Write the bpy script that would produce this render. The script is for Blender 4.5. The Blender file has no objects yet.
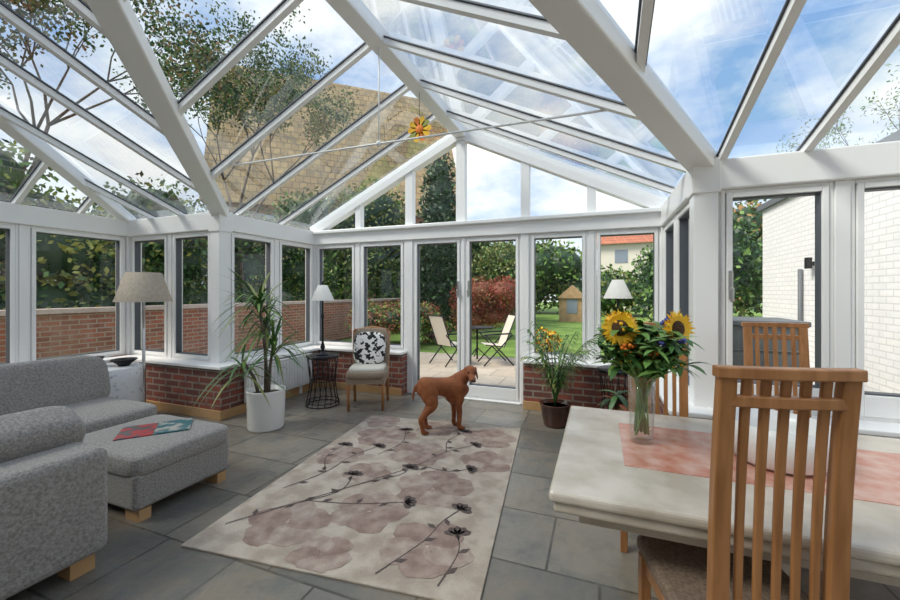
import bpy, math, random
import numpy as np
from mathutils import Vector, Matrix
random.seed(7); rng=np.random.default_rng(7)
S=bpy.context.scene
# ---------------------------------------------------------------- materials
def nt(name):
    m=bpy.data.materials.new(name); m.use_nodes=True
    return m,m.node_tree.nodes,m.node_tree.links,m.node_tree.nodes['Principled BSDF']
def pmat(name,c1,c2=None,scale=8,rough=.5,metal=0,bump=0,bscale=None,detail=4,lo=.35,hi=.65,trans=0,spec=.5,stretch=None,sheen=0):
    m,N,L,b=nt(name)
    b.inputs['Base Color'].default_value=(*c1,1); b.inputs['Roughness'].default_value=rough
    b.inputs['Metallic'].default_value=metal; b.inputs['Specular IOR Level'].default_value=spec
    if trans: b.inputs['Transmission Weight'].default_value=trans
    if sheen: b.inputs['Sheen Weight'].default_value=sheen
    tc=N.new('ShaderNodeTexCoord'); vec=tc.outputs['Object']
    if stretch:
        mp=N.new('ShaderNodeMapping'); mp.inputs['Scale'].default_value=stretch
        L.new(vec,mp.inputs[0]); vec=mp.outputs[0]
    if c2:
        n=N.new('ShaderNodeTexNoise'); n.inputs['Scale'].default_value=scale; n.inputs['Detail'].default_value=detail
        L.new(vec,n.inputs['Vector'])
        r=N.new('ShaderNodeValToRGB'); r.color_ramp.elements[0].position=lo; r.color_ramp.elements[1].position=hi
        r.color_ramp.elements[0].color=(*c1,1); r.color_ramp.elements[1].color=(*c2,1)
        L.new(n.outputs['Fac'],r.inputs[0]); L.new(r.outputs[0],b.inputs['Base Color'])
    if bump:
        n2=N.new('ShaderNodeTexNoise'); n2.inputs['Scale'].default_value=bscale or scale; n2.inputs['Detail'].default_value=3
        L.new(vec,n2.inputs['Vector'])
        bp=N.new('ShaderNodeBump'); bp.inputs['Strength'].default_value=bump; bp.inputs['Distance'].default_value=.01
        L.new(n2.outputs['Fac'],bp.inputs['Height']); L.new(bp.outputs[0],b.inputs['Normal'])
    return m
def brickmat(name,c1,c2,mort,w=.225,h=.075,ms=.01,rough=.8,floor=False,n1=None,bump=.4,nscale=3,off=.5,nfac=.6,n2c=None,squash=1,n2f=.7):
    m,N,L,b=nt(name)
    g=N.new('ShaderNodeNewGeometry'); sp=N.new('ShaderNodeSeparateXYZ'); L.new(g.outputs['Position'],sp.inputs[0])
    cb=N.new('ShaderNodeCombineXYZ')
    if floor:
        L.new(sp.outputs[0],cb.inputs[0]); L.new(sp.outputs[1],cb.inputs[1])
    else:
        a=N.new('ShaderNodeMath'); a.operation='ADD'; L.new(sp.outputs[0],a.inputs[0]); L.new(sp.outputs[1],a.inputs[1])
        L.new(a.outputs[0],cb.inputs[0]); L.new(sp.outputs[2],cb.inputs[1])
    t=N.new('ShaderNodeTexBrick'); t.inputs['Scale'].default_value=1; t.inputs['Brick Width'].default_value=w
    t.inputs['Row Height'].default_value=h; t.inputs['Mortar Size'].default_value=ms; t.offset=off; t.squash=squash; t.squash_frequency=2
    t.inputs['Color1'].default_value=(*c1,1); t.inputs['Color2'].default_value=(*c2,1); t.inputs['Mortar'].default_value=(*mort,1)
    L.new(cb.outputs[0],t.inputs['Vector'])
    out=t.outputs['Color']
    def overlay(out,col,scale,fac,lo,hi):
        n=N.new('ShaderNodeTexNoise'); n.inputs['Scale'].default_value=scale; n.inputs['Detail'].default_value=8; n.inputs['Roughness'].default_value=.65
        L.new(g.outputs['Position'],n.inputs['Vector'])
        r=N.new('ShaderNodeValToRGB'); r.color_ramp.elements[0].position=lo; r.color_ramp.elements[1].position=hi
        L.new(n.outputs['Fac'],r.inputs[0])
        ml=N.new('ShaderNodeMath'); ml.operation='MULTIPLY'; ml.inputs[1].default_value=fac; L.new(r.outputs[0],ml.inputs[0])
        mx=N.new('ShaderNodeMixRGB'); mx.inputs[2].default_value=(*col,1); L.new(ml.outputs[0],mx.inputs[0]); L.new(out,mx.inputs[1])
        return mx.outputs[0]
    if n1: out=overlay(out,n1,nscale,nfac,.45,.68)
    if n2c: out=overlay(out,n2c,nscale*3.1,n2f,.48,.66)
    L.new(out,b.inputs['Base Color']); b.inputs['Roughness'].default_value=rough
    n3=N.new('ShaderNodeTexNoise'); n3.inputs['Scale'].default_value=14; n3.inputs['Detail'].default_value=6; L.new(g.outputs['Position'],n3.inputs['Vector'])
    sb=N.new('ShaderNodeMath'); sb.operation='SUBTRACT'; L.new(n3.outputs['Fac'],sb.inputs[0]); L.new(t.outputs['Fac'],sb.inputs[1])
    bp=N.new('ShaderNodeBump'); bp.inputs['Strength'].default_value=bump; bp.inputs['Distance'].default_value=.01
    L.new(sb.outputs[0],bp.inputs['Height']); L.new(bp.outputs[0],b.inputs['Normal'])
    return m
def glassmat(name,tint,base=.04,k=.5):
    m=bpy.data.materials.new(name); m.use_nodes=True; N=m.node_tree.nodes; L=m.node_tree.links; N.clear()
    o=N.new('ShaderNodeOutputMaterial'); mx=N.new('ShaderNodeMixShader'); t=N.new('ShaderNodeBsdfTransparent'); g=N.new('ShaderNodeBsdfGlossy')
    t.inputs[0].default_value=(*tint,1); g.inputs['Roughness'].default_value=0.0
    lw=N.new('ShaderNodeLayerWeight'); lw.inputs[0].default_value=.5
    p=N.new('ShaderNodeMath'); p.operation='POWER'; p.inputs[1].default_value=3; L.new(lw.outputs['Facing'],p.inputs[0])
    a=N.new('ShaderNodeMath'); a.operation='MULTIPLY_ADD'; a.inputs[1].default_value=k; a.inputs[2].default_value=base; L.new(p.outputs[0],a.inputs[0])
    L.new(a.outputs[0],mx.inputs[0]); L.new(t.outputs[0],mx.inputs[1]); L.new(g.outputs[0],mx.inputs[2]); L.new(mx.outputs[0],o.inputs[0])
    return m
M={}
M['upvc']=pmat('white_upvc',(.90,.895,.885),rough=.3)
M['gasket']=pmat('dark_gasket',(.09,.10,.12),rough=.5)
M['glass']=glassmat('window_glass',(.97,.985,.98))
M['roofglass']=glassmat('roof_glass',(.84,.92,.97),.12,.95)
M['brick']=brickmat('red_brick',(.30,.082,.05),(.14,.052,.043),(.30,.25,.20),n1=(.10,.05,.05),nscale=9)
M['gbrick']=brickmat('garden_brick',(.44,.135,.075),(.26,.10,.07),(.42,.33,.27),n1=(.44,.29,.21),nscale=3)
M['wbrick']=brickmat('painted_white_brick',(.86,.86,.87),(.80,.81,.83),(.66,.67,.70),rough=.7,ms=.008,n1=(.72,.73,.76),nscale=5,nfac=.4)
M['slate']=brickmat('slate_floor',(.135,.130,.115),(.26,.235,.195),(.065,.06,.052),w=.78,h=.50,ms=.007,rough=.30,floor=True,n1=(.31,.235,.16),bump=.7,nscale=1.5,nfac=.6,n2c=(.13,.132,.122),squash=.65)
M['patio']=brickmat('patio_paving',(.52,.44,.35),(.60,.53,.44),(.35,.31,.27),w=.6,h=.6,ms=.012,rough=.8,floor=True,bump=.1,n1=(.42,.36,.29))
M['lawn']=pmat('lawn',(.11,.22,.035),(.22,.34,.07),scale=1.5,rough=.9,bump=.4,bscale=60)
M['oak']=pmat('oak_wood',(.31,.13,.043),(.44,.20,.075),scale=3,rough=.35,stretch=(12,12,1.2))
M['oak2']=pmat('light_oak_skirting',(.46,.27,.12),(.54,.34,.17),scale=4,rough=.45)
M['fabric']=pmat('grey_tweed',(.20,.185,.17),(.36,.34,.315),scale=90,rough=.95,bump=.35,bscale=150,detail=4,lo=.34,hi=.66,sheen=.2)
M['seat']=pmat('seat_fabric',(.15,.10,.07),(.24,.175,.125),scale=90,rough=.9)
M['cream']=pmat('limed_table_top',(.48,.41,.32),(.66,.59,.50),scale=6,rough=.26,detail=10,bump=.10,bscale=20)
M['pink']=pmat('pink_granite',(.54,.20,.13),(.66,.40,.31),scale=14,rough=.22,detail=9)
M['dark']=pmat('dark_iron',(.03,.03,.035),rough=.4,metal=.6)
M['shade']=pmat('lamp_shade_fabric',(.42,.35,.27),(.50,.43,.34),scale=40,rough=.9)
M['shadew']=pmat('white_lamp_shade',(.82,.79,.73),rough=.9)
M['pot']=pmat('white_ceramic',(.84,.83,.81),rough=.25)
M['potd']=pmat('dark_glazed_pot',(.05,.02,.015),(.12,.05,.03),scale=6,rough=.2)
M['soil']=pmat('soil',(.04,.025,.015),(.08,.05,.03),scale=40,rough=1)
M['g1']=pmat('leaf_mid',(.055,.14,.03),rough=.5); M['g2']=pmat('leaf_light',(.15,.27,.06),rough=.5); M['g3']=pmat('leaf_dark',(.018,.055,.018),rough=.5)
M['y1']=pmat('leaf_yellow',(.36,.37,.08),rough=.6); M['y2']=pmat('leaf_olive',(.21,.24,.07),rough=.6)
M['r1']=pmat('leaf_red',(.34,.05,.035),rough=.6); M['r2']=pmat('leaf_rust',(.27,.09,.05),rough=.6); M['o1']=pmat('leaf_autumn',(.34,.2,.08),rough=.6)
M['bark']=pmat('bark',(.10,.075,.055),(.18,.14,.11),scale=12,rough=.95)
M['rugm']=pmat('rug_pile',(.40,.33,.265),(.54,.465,.385),scale=7,rough=1,bump=.6,bscale=160,detail=10,lo=.4,hi=.6)
M['mauve']=pmat('rug_mauve',(.25,.17,.14),(.39,.295,.245),scale=12,rough=1,detail=9,bump=.5,bscale=160)
M['mauve2']=pmat('rug_pale_mauve',(.31,.23,.19),(.46,.37,.31),scale=12,rough=1,detail=9,bump=.5,bscale=160)
M['rdark']=pmat('rug_dark',(.085,.062,.058),(.13,.10,.09),scale=60,rough=1)
M['dog']=pmat('russet_coat',(.21,.060,.018),(.31,.100,.032),scale=6,rough=.7,bump=.2,bscale=120,sheen=.1,spec=.35)
M['nose']=pmat('dog_nose',(.09,.03,.02),rough=.3); M['eye']=pmat('dog_eye',(.02,.01,.005),rough=.1)
M['petal']=pmat('yellow_petal',(.95,.46,.005),(.98,.62,.02),scale=20,rough=.5); M['disc']=pmat('sunflower_disc',(.04,.02,.01),(.11,.05,.02),scale=150,rough=.9)
M['blue']=pmat('blue_flower',(.10,.12,.45),rough=.6); M['orange']=pmat('orange_flower',(.85,.22,.02),rough=.6); M['stem']=pmat('green_stem',(.18,.34,.08),rough=.5)
M['vase']=glassmat('vase_glass',(.97,.985,.98),.08,.55)
M['water']=glassmat('vase_water',(.95,.98,.96),.02,.2)
M['wicker']=pmat('wicker',(.24,.175,.12),(.42,.33,.24),scale=60,rough=.8,bump=.8,bscale=90,stretch=(1,1,2.5))
M['floral']=pmat('floral_cushion',(.02,.02,.02),(.85,.83,.80),scale=20,rough=.9,detail=3,lo=.48,hi=.51)
M['tan']=brickmat('tan_reflection_tiles',(.50,.34,.16),(.33,.22,.11),(.17,.12,.07),w=.6,h=.45,ms=.035,n1=(.60,.45,.24),nscale=.5,n2c=(.22,.17,.11),n2f=.8)  # golden tile colour imitating a roof mirrored in the glazing
M['rtile']=brickmat('terracotta_tiles',(.55,.20,.11),(.44,.16,.10),(.25,.1,.07),w=.3,h=.25,ms=.02)
M['render']=pmat('cream_render',(.80,.75,.67),rough=.9)
M['slab']=pmat('stone_coping',(.50,.38,.33),(.60,.50,.45),scale=4,rough=.9)
M['grey']=pmat('grey_composite',(.12,.135,.15),rough=.6)
M['sling']=pmat('cream_mesh_fabric',(.66,.62,.54),rough=.8)
M['rad']=pmat('radiator_white',(.84,.84,.82),rough=.35)
M['cloth']=pmat('patterned_tablecloth',(.42,.45,.50),(.78,.78,.78),scale=22,rough=.9,detail=2,lo=.30,hi=.42)
M['metal']=pmat('brushed_metal',(.55,.55,.55),rough=.3,metal=1)
M['shed']=pmat('shed_wood',(.42,.26,.14),(.52,.35,.20),scale=6,rough=.8)
M['mag1']=pmat('magazine_red',(.45,.05,.06),(.10,.10,.10),scale=14,rough=.3,detail=1,lo=.45,hi=.55); M['mag2']=pmat('magazine_teal',(.03,.14,.16),(.42,.40,.36),scale=12,rough=.3,detail=2,lo=.5,hi=.6)
M['panel']=pmat('solar_panel',(.25,.30,.38),rough=.2)
# ---------------------------------------------------------------- mesh builder
def frame_of(d,up=Vector((0,0,1))):
    d=d.normalized()
    if abs(d.dot(up))>.999: up=Vector((0,1,0))
    a=d.cross(up).normalized(); b=a.cross(d).normalized()
    return a,b
class MB:
    def __init__(s): s.v=[];s.f=[];s.m=[];s.s=[]
    def add(s,vs,fs,mi=0,sm=False):
        o=len(s.v); s.v+= [tuple(v) for v in vs]
        for f in fs: s.f.append(tuple(i+o for i in f)); s.m.append(mi); s.s.append(sm)
        return s
    def box(s,x0,x1,y0,y1,z0,z1,mi=0,mat=None):
        vs=[Vector((x,y,z)) for z in(z0,z1) for y in(y0,y1) for x in(x0,x1)]
        if mat: vs=[mat@v for v in vs]
        return s.add(vs,[(0,2,3,1),(4,5,7,6),(0,1,5,4),(2,6,7,3),(0,4,6,2),(1,3,7,5)],mi)
    def beam(s,p,q,w,h,mi=0,dz=0,up=Vector((0,0,1))):
        p=Vector(p);q=Vector(q);a,b=frame_of(q-p,up); vs=[]
        for c in(p,q):
            c=c+b*dz
            for sa,sb in((-1,-1),(1,-1),(1,1),(-1,1)): vs.append(c+a*sa*w/2+b*sb*h/2)
        return s.add(vs,[(0,3,2,1),(4,5,6,7),(0,1,5,4),(1,2,6,5),(2,3,7,6),(3,0,4,7)],mi)
    def tube(s,pts,r,seg=8,mi=0):
        pts=[Vector(p) for p in pts]; n=len(pts); r=r if isinstance(r,(list,tuple)) else [r]*n
        vs=[]; a=None
        for i,p in enumerate(pts):
            d=(pts[min(i+1,n-1)]-pts[max(i-1,0)]).normalized()
            if a is None: a,b=frame_of(d)
            else:
                a=(a-d*a.dot(d)); a=a.normalized() if a.length>1e-6 else frame_of(d)[0]; b=a.cross(d)
            for k in range(seg):
                t=2*math.pi*k/seg; vs.append(p+(a*math.cos(t)+b*math.sin(t))*r[i])
        fs=[]
        for i in range(n-1):
            for k in range(seg):
                k2=(k+1)%seg; fs.append((i*seg+k,i*seg+k2,(i+1)*seg+k2,(i+1)*seg+k))
        fs.append(tuple(range(seg))[::-1]); fs.append(tuple((n-1)*seg+k for k in range(seg)))
        return s.add(vs,fs,mi,True)
    def ctube(s,pts,r,seg=8,mi=0):
        pts=[Vector(p) for p in pts]; n=len(pts); P=[];R=[]
        for i in range(n-1):
            p0=pts[max(i-1,0)];p1=pts[i];p2=pts[i+1];p3=pts[min(i+2,n-1)]
            r0=r[max(i-1,0)];r1=r[i];r2=r[i+1];r3=r[min(i+2,n-1)]
            for j in range(4):
                t=j/4; f=lambda a,b,c,d:.5*((2*b)+(c-a)*t+(2*a-5*b+4*c-d)*t*t+(3*b-a-3*c+d)*t**3)
                P.append(f(p0,p1,p2,p3)); R.append(max(.003,f(r0,r1,r2,r3)))
        P.append(pts[-1]);R.append(r[-1]); return s.tube(P,R,seg,mi)
    def ring(s,c,R,r,seg=20,mi=0,nrm=Vector((0,0,1))):
        a,b=frame_of(nrm,Vector((0,1,0))); c=Vector(c)
        return s.tube([c+(a*math.cos(2*math.pi*k/seg)+b*math.sin(2*math.pi*k/seg))*R for k in range(seg+1)],r,5,mi)
    def lathe(s,prof,c=(0,0,0),seg=28,mi=0,pleat=0):
        vs=[];n=len(prof)
        for (r,z) in prof:
            for k in range(seg):
                t=2*math.pi*k/seg; rr=r*(1+(pleat if k%2 else 0)); vs.append((c[0]+rr*math.cos(t),c[1]+rr*math.sin(t),c[2]+z))
        fs=[(i*seg+k,i*seg+(k+1)%seg,(i+1)*seg+(k+1)%seg,(i+1)*seg+k) for i in range(n-1) for k in range(seg)]
        return s.add(vs,fs,mi,True)
    def ell(s,c,r,e=1.0,rot=None,mi=0,nu=20,nv=12,e2=None):
        f=lambda x,p: math.copysign(abs(x)**p,x)
        e2=e2 or e; vs=[]; c=Vector(c)
        for j in range(nv+1):
            ph=-math.pi/2+math.pi*j/nv
            for i in range(nu):
                th=2*math.pi*i/nu
                v=Vector((r[0]*f(math.cos(ph),e2)*f(math.cos(th),e),r[1]*f(math.cos(ph),e2)*f(math.sin(th),e),r[2]*f(math.sin(ph),e2)))
                if rot: v=rot@v
                vs.append(c+v)
        fs=[(j*nu+i,j*nu+(i+1)%nu,(j+1)*nu+(i+1)%nu,(j+1)*nu+i) for j in range(nv) for i in range(nu)]
        return s.add(vs,fs,mi,True)
    def blade(s,p,yaw,L,rise,droop,w,mi=0,n=6):
        p=Vector(p);h=Vector((math.cos(yaw),math.sin(yaw),0));sd=Vector((-math.sin(yaw),math.cos(yaw),0));vs=[]
        for i in range(n+1):
            t=i/n; c=p+h*L*t+Vector((0,0,rise*t-droop*t*t)); ww=w*(math.sin(math.pi*min(1,t*.85+.15))**.7 if t<1 else .02)
            vs+=[c-sd*ww/2,c+sd*ww/2]
        return s.add(vs,[(2*i,2*i+1,2*i+3,2*i+2) for i in range(n)],mi,True)
    def done(s,name,mats,parent=None,loc=None,rot=None,bevel=0,bseg=2,remesh=0,smooth=0):
        me=bpy.data.meshes.new(name); me.from_pydata(s.v,[],s.f)
        for m in (mats if isinstance(mats,list) else [mats]): me.materials.append(M[m])
        me.polygons.foreach_set('material_index',s.m); me.polygons.foreach_set('use_smooth',s.s); me.update()
        o=bpy.data.objects.new(name,me); S.collection.objects.link(o)
        if parent: o.parent=parent
        if loc: o.location=loc
        if rot: o.rotation_euler=rot
        if bevel:
            b=o.modifiers.new('b','BEVEL'); b.width=bevel; b.segments=bseg; b.limit_method='ANGLE'
        if remesh:
            r=o.modifiers.new('r','REMESH'); r.mode='VOXEL'; r.voxel_size=remesh; r.use_smooth_shade=True
            sm=o.modifiers.new('s','SMOOTH'); sm.iterations=smooth; sm.factor=.5
        return o
def empty(name,loc=(0,0,0),rz=0):
    e=bpy.data.objects.new(name,None); S.collection.objects.link(e); e.location=loc; e.rotation_euler=(0,0,rz); e.empty_display_size=.1
    return e
V=Vector
# ---------------------------------------------------------------- dimensions
XL,XR,YF,YS,XW,XE,YB=-4.15,.7,4.9,3.3,-5.8,3.6,-1.6
ZE,ZA,XC=2.33,3.5,-1.72; SILL=.55; HEAD=2.12
YVL,YVR=.24,-.78; XH=-3.92
MB().box(XW-.1,XE+.1,YB-.1,YS+.1,-.1,0).box(XL-.1,XR+.1,YS+.1,YF+.1,-.1,0).done('floor',['slate'])
def dwarf(name,x0,x1,y0,y1): MB().box(x0,x1,y0,y1,0,SILL).done(name,['brick'])
T=.22
dwarf('wall_far_left',XL+.0,-2.50,YF-T,YF+.08); dwarf('wall_far_right',-.86,XR,YF-T,YF+.08)
dwarf('wall_projection_left',XL-.08,XL+.28,YS-T,YF-T); dwarf('wall_projection_right',XR-T,XR+.08,YS-T,YF-T)
dwarf('wall_step_left',XW+T,XL-.08,YS-T,YS+.08); dwarf('wall_step_right',XR+.08,XE,YS-T,YS+.08)
dwarf('wall_left',XW-.08,XW+T,YB,YS+.08); dwarf('wall_right',XE-T,XE+.08,YB,YS-T)
MB().box(XW-.1,XE+.1,YB-.2,YB,-.05,3.6).done('wall_back',['render'])
b=MB(); o=.035
for x0,x1,y0,y1 in[(XL,-2.50,YF-T-o,YF-T+.2),(-.86,XR,YF-T-o,YF-T+.2),(XL,XL+.28+o,YS-T-o,YF-T-o),(XR-T-o,XR,YS-T-o,YF-T-o),(XW+.1,XL,YS-T-o,YS),(XR,XE,YS-T-o,YS),(XW,XW+T+o,YB,YS-T-o),(XE-T-o,XE,YB,YS-T-o)]:
    b.box(x0,x1,y0,y1,SILL,SILL+.035)
b.done('trim_sill',['upvc'],bevel=.008)
b=MB();o=.02
for x0,x1,y0,y1 in[(XL+.3,-2.50,YF-T-o,YF-T),(-.86,XR-T,YF-T-o,YF-T),(XL+.28,XL+.28+o,YS-T-o,YF-T),(XR-T-o,XR-T,YS-T-o,YF-T),(XW+T,XL+.28,YS-T-o,YS-T),(XR-T,XE-T,YS-T-o,YS-T),(XW+T,XW+T+o,YB,YS-T-o)]:
    b.box(x0,x1,y0,y1,0,.10)
b.done('baseboard_all_round',['oak2'],bevel=.004)
wc=[0]
def window(p,q,z0=SILL+.035,z1=HEAD,kind='window',low=.0,handle=False):
    wc[0]+=1; p=V((p[0],p[1],0)); q=V((q[0],q[1],0)); L=(q-p).length; ang=math.atan2((q-p).y,(q-p).x)
    e=empty(f'{kind}_{wc[0]}',p,ang)
    b=MB(); f=.025
    def fr(x0,x1,a,c,w,d,bot=0):
        b.box(x0,x0+w,-d,d,a,c).box(x1-w,x1,-d,d,a,c).box(x0+w,x1-w,-d,d,c-w,c).box(x0+w,x1-w,-d,d,a,a+w+bot)
    fr(0,L,z0,z1,f,.04)
    fr(f+.004,L-f-.004,z0+f,z1-f,.036,.052,low); gi=f+.04
    b.done('frame',['upvc'],e,bevel=.005)
    g=MB(); g.box(gi,L-gi,-.035,.035,z0+gi+low,z0+gi+low+.006,0).box(gi,L-gi,-.035,.035,z1-gi-.006,z1-gi,0).box(gi-.002,gi+.004,-.035,.035,z0+gi+low,z1-gi,0).box(L-gi-.004,L-gi+.002,-.035,.035,z0+gi+low,z1-gi,0)
    g.done('gasket',['gasket'],e)
    MB().add([(gi-.01,0,z0+gi+low-.01),(L-gi+.01,0,z0+gi+low-.01),(L-gi+.01,0,z1-gi+.01),(gi-.01,0,z1-gi+.01)],[(0,1,2,3)]).done('glass_pane',['glass'],e)
    if handle:
        hx=handle; MB().box(hx-.012,hx+.012,-.075,-.05,1.35,1.55).box(hx-.01,hx+.01,-.10,-.07,1.40,1.43).box(hx-.01,hx+.01,-.105,-.09,1.33,1.43).done('handle',['metal'],e,bevel=.004)
    return e
window((-4.08,YF),(-3.35,YF)); window((-3.28,YF),(-2.54,YF)); window((-.82,YF),(-.13,YF)); window((-.06,YF),(.63,YF))
window((-2.42,YF),(-1.70,YF),0.02,HEAD,kind='door',low=.1,handle=.67); window((-1.66,YF),(-.92,YF),0.02,HEAD,kind='door',low=.1,handle=.06)
window((XL,3.38),(XL,4.07)); window((XL,4.13),(XL,4.83)); window((XR,3.38),(XR,4.07)); window((XR,4.13),(XR,4.83))
window((-5.72,YS),(-4.99,YS)); window((-4.93,YS),(-4.23,YS))
window((.80,YS),(1.42,YS),low=.12,handle=.05); window((1.50,YS),(2.30,YS),low=.1); window((2.36,YS),(2.95,YS),low=.1); window((3.0,YS),(3.52,YS),low=.1)
for a,c in((2.29,3.22),(1.3,2.22),(.35,1.25),(-.6,.3),(-1.5,-.65)): window((XW,a),(XW,c),handle=.05 if a==1.3 else False)
for a,c in((2.29,3.22),(1.3,2.22),(.35,1.25),(-.6,.3),(-1.5,-.65)): window((XE,a),(XE,c))
b=MB(); d=.05
zs=SILL+.03
for x in(-3.315,-.095): b.box(x-.035,x+.035,YF-d,YF+d,zs,HEAD)
b.box(-2.54,-2.42,YF-.06,YF+.06,0,HEAD).box(-.92,-.82,YF-.06,YF+.06,0,HEAD).box(-1.70,-1.66,YF-.055,YF+.055,0.02,HEAD)
b.box(-2.42,-.92,YF-.09,YF+.07,0,.02)
for x,y in((XL,YF),(XR,YF),(XL,YS),(XR,YS),(XW,YS),(XE,YS)): b.box(x-.075,x+.075,y-.075,y+.075,zs,HEAD)
for x,y in((XL,YS),(XR,YS)): b.box(x-.088,x+.088,y-.088,y+.088,HEAD-.02,ZE+.012)
for x in(XL,XR): b.box(x-d,x+d,4.07,4.13,zs,HEAD)
b.box(-4.99,-4.93,YS-d,YS+d,zs,HEAD).box(1.42,1.50,YS-d,YS+d,zs,HEAD).box(2.30,2.36,YS-d,YS+d,zs,HEAD).box(2.95,3.0,YS-d,YS+d,zs,HEAD)
for y in(2.22,1.25,.3,-.65): b.box(XW-d,XW+d,y,y+.07,zs,HEAD).box(XE-d,XE+d,y,y+.07,zs,HEAD)
b.done('trim_post',['upvc'],bevel=.006)
b=MB()
b.beam((XL-.08,YF,2.225),(XR+.08,YF,2.225),.16,.21)
for x in(XL,XR): b.beam((x,YS+.05,2.225),(x,YF,2.225),.16,.209)
b.beam((XW,YS,2.225),(XL+.05,YS,2.225),.16,.211).beam((XR-.05,YS,2.225),(XE,YS,2.225),.16,.211).beam((XW,YB,2.225),(XW,YS+.08,2.225),.16,.21).beam((XE,YB,2.225),(XE,YS+.08,2.225),.16,.21)
b.beam((XL,YF-.10,2.30),(XR,YF-.10,2.30),.05,.05)
b.done('trim_eave_beam',['upvc'],bevel=.01)
k=(ZA-ZE)/(XC-XL)
zr=lambda X: ZA-k*abs(X-XC)
b=MB()
b.beam((XL,YF,ZE+.0),(XC,YF,ZA+.0),.13,.15).beam((XR,YF,ZE+.0),(XC,YF,ZA+.0),.13,.15)
for x,w in((-3.315,.10),(-2.48,.12),(XC,.13),(-.87,.11),(-.095,.10)):
    b.box(x-w/2,x+w/2,YF-.045,YF+.045,ZE-.01,zr(x)-.04)
b.done('trim_gable',['upvc'],bevel=.006)
MB().add([(XL,YF,ZE),(XR,YF,ZE),(XC,YF,ZA)],[(0,1,2)]).done('window_gable',['glass'])
b=MB()
b.beam((XC,YF+.05,ZA),(XC,YB,ZA),.15,.13)
b.beam((XL,YS,ZE),(XC,YVL,ZA),.17,.13).beam((XR,YS,ZE),(XC,YVR,ZA),.17,.13)
b.beam((XW,YS,ZE),(XH,YVL,ZA),.12,.12).beam((XH,YVL,ZA),(XC,YVL,ZA),.14,.13).beam((XH,YVL,ZA),(XH,YB,ZA),.14,.13)
b.beam((XC,YVR,ZA),(XE,YVR,ZA),.14,.13)
b.done('trim_roof_rafter',['upvc'],bevel=.012)
b=MB()
def bar(p,q,w=.045):
    b.beam(p,q,w,.045,0,dz=-.01); b.beam(p,q,w+.022,.010,1,dz=.02)
def vy(X,side):
    return YS-(X-XL)*(YS-YVL)/(XC-XL) if side<0 else YS-(XR-X)*(YS-YVR)/(XR-XC)
for Y in(4.2,3.5,2.8,2.1,1.4,.75):
    for side in(-1,1):
        X0=(XL if side<0 else XR)
        if Y<YS: X0= XL+(YS-Y)*(XC-XL)/(YS-YVL) if side<0 else XR-(YS-Y)*(XR-XC)/(YS-YVR)
        bar((X0,Y,zr(X0)),(XC,Y,ZA))
zl=lambda Y: ZE+(YS-Y)*(ZA-ZE)/(YS-YVL)
zq=lambda Y: ZE+(YS-Y)*(ZA-ZE)/(YS-YVR)
for X in(-5.3,-4.75,-3.95,-3.4,-2.85,-2.3):
    y0=YS if X<XL else vy(X,-1); y1=YVL if X>XH else YS-(X-XW)*(YS-YVL)/(XH-XW)
    bar((X,y0,zl(y0)),(X,y1,zl(y1)))
for Y in(2.75,2.2,1.65,1.1,.55,0,-.55,-1.1):
    yy=max(Y,YVL); X1=XW+(YS-yy)*(XH-XW)/(YS-YVL); bar((XW,Y,ZE),(X1,Y,zl(yy)))
for X in(.80,1.27,1.87,2.47,3.07,.2,-.4,-1.0):
    y0=YS if X>XR else vy(X,1); bar((X,y0,zq(y0)),(X,YVR,ZA))
b.done('trim_glazing_bar',['upvc','gasket'])
g=MB(); h=.02
def poly(*ps): g.add([(p[0],p[1],p[2]+h) for p in ps],[tuple(range(len(ps)))])
poly((XL,YF,ZE),(XL,YS,ZE),(XC,YVL,ZA),(XC,YF,ZA)); poly((XR,YF,ZE),(XC,YF,ZA),(XC,YVR,ZA),(XR,YS,ZE))
poly((XW,YS,ZE),(XH,YVL,ZA),(XC,YVL,ZA),(XL,YS,ZE)); poly((XW,YS,ZE),(XW,YB,ZE),(XH,YB,ZA),(XH,YVL,ZA))
poly((XH,YVL,ZA),(XH,YB,ZA),(XC,YB,ZA),(XC,YVL,ZA)); poly((XR,YS,ZE),(XC,YVR,ZA),(XE,YVR,ZA),(XE,YS,ZE)); poly((XC,YVR,ZA),(XC,YB,ZA),(XE,YB,ZA),(XE,YVR,ZA))
g.done('ceiling',['roofglass'])
MB().add([(XE,YS,ZE),(XE,YVR,ZA),(XE,YB,ZA),(XE,YB,ZE)],[(0,1,2,3)]).done('window_east_gable',['glass'])
b=MB(); xt=1.78
b.tube([(XC-xt,2.82,2.65),(XC+xt+.1,2.82,2.62)],.009).tube([(XC,2.82,3.45),(XC,2.82,2.63)],.006).ell((XC,2.82,2.635),(.025,.025,.025))
b.ell((XC-xt,2.82,2.65),(.03,.03,.03)).ell((XC+xt+.1,2.82,2.62),(.03,.03,.03))
b.done('trim_tie_rod',['rad'])
b=MB(); c=V((XC,3.6,3.06))
b.tube([(XC,3.6,3.45),(XC,3.6,3.2)],.003,5,2)
b.ell(c,(.045,.015,.045),mi=1)
for i in range(10):
    t=i*math.pi/5; d=V((math.cos(t),0,math.sin(t))); n=V((-math.sin(t),0,math.cos(t)))
    b.add([c+d*.04-n*.02,c+d*.09-n*.034,c+d*.13-n*.02,c+d*.13+n*.02,c+d*.09+n*.034,c+d*.04+n*.02],[(0,1,2,3,4,5)],(0,3,0,1,0)[i%5])
b.done('reflection_ornament',['petal','orange','dark','y1'])  # invented hanging ornament in place of a yellow-orange reflection on the roof glass
e=empty('radiator',(0,0,0))
b=MB(); b.box(-3.84,-3.80,3.35,4.45,.12,.52)
for i in range(22): b.box(-3.80,-3.79,3.37+i*.049,3.40+i*.049,.15,.49)
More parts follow.
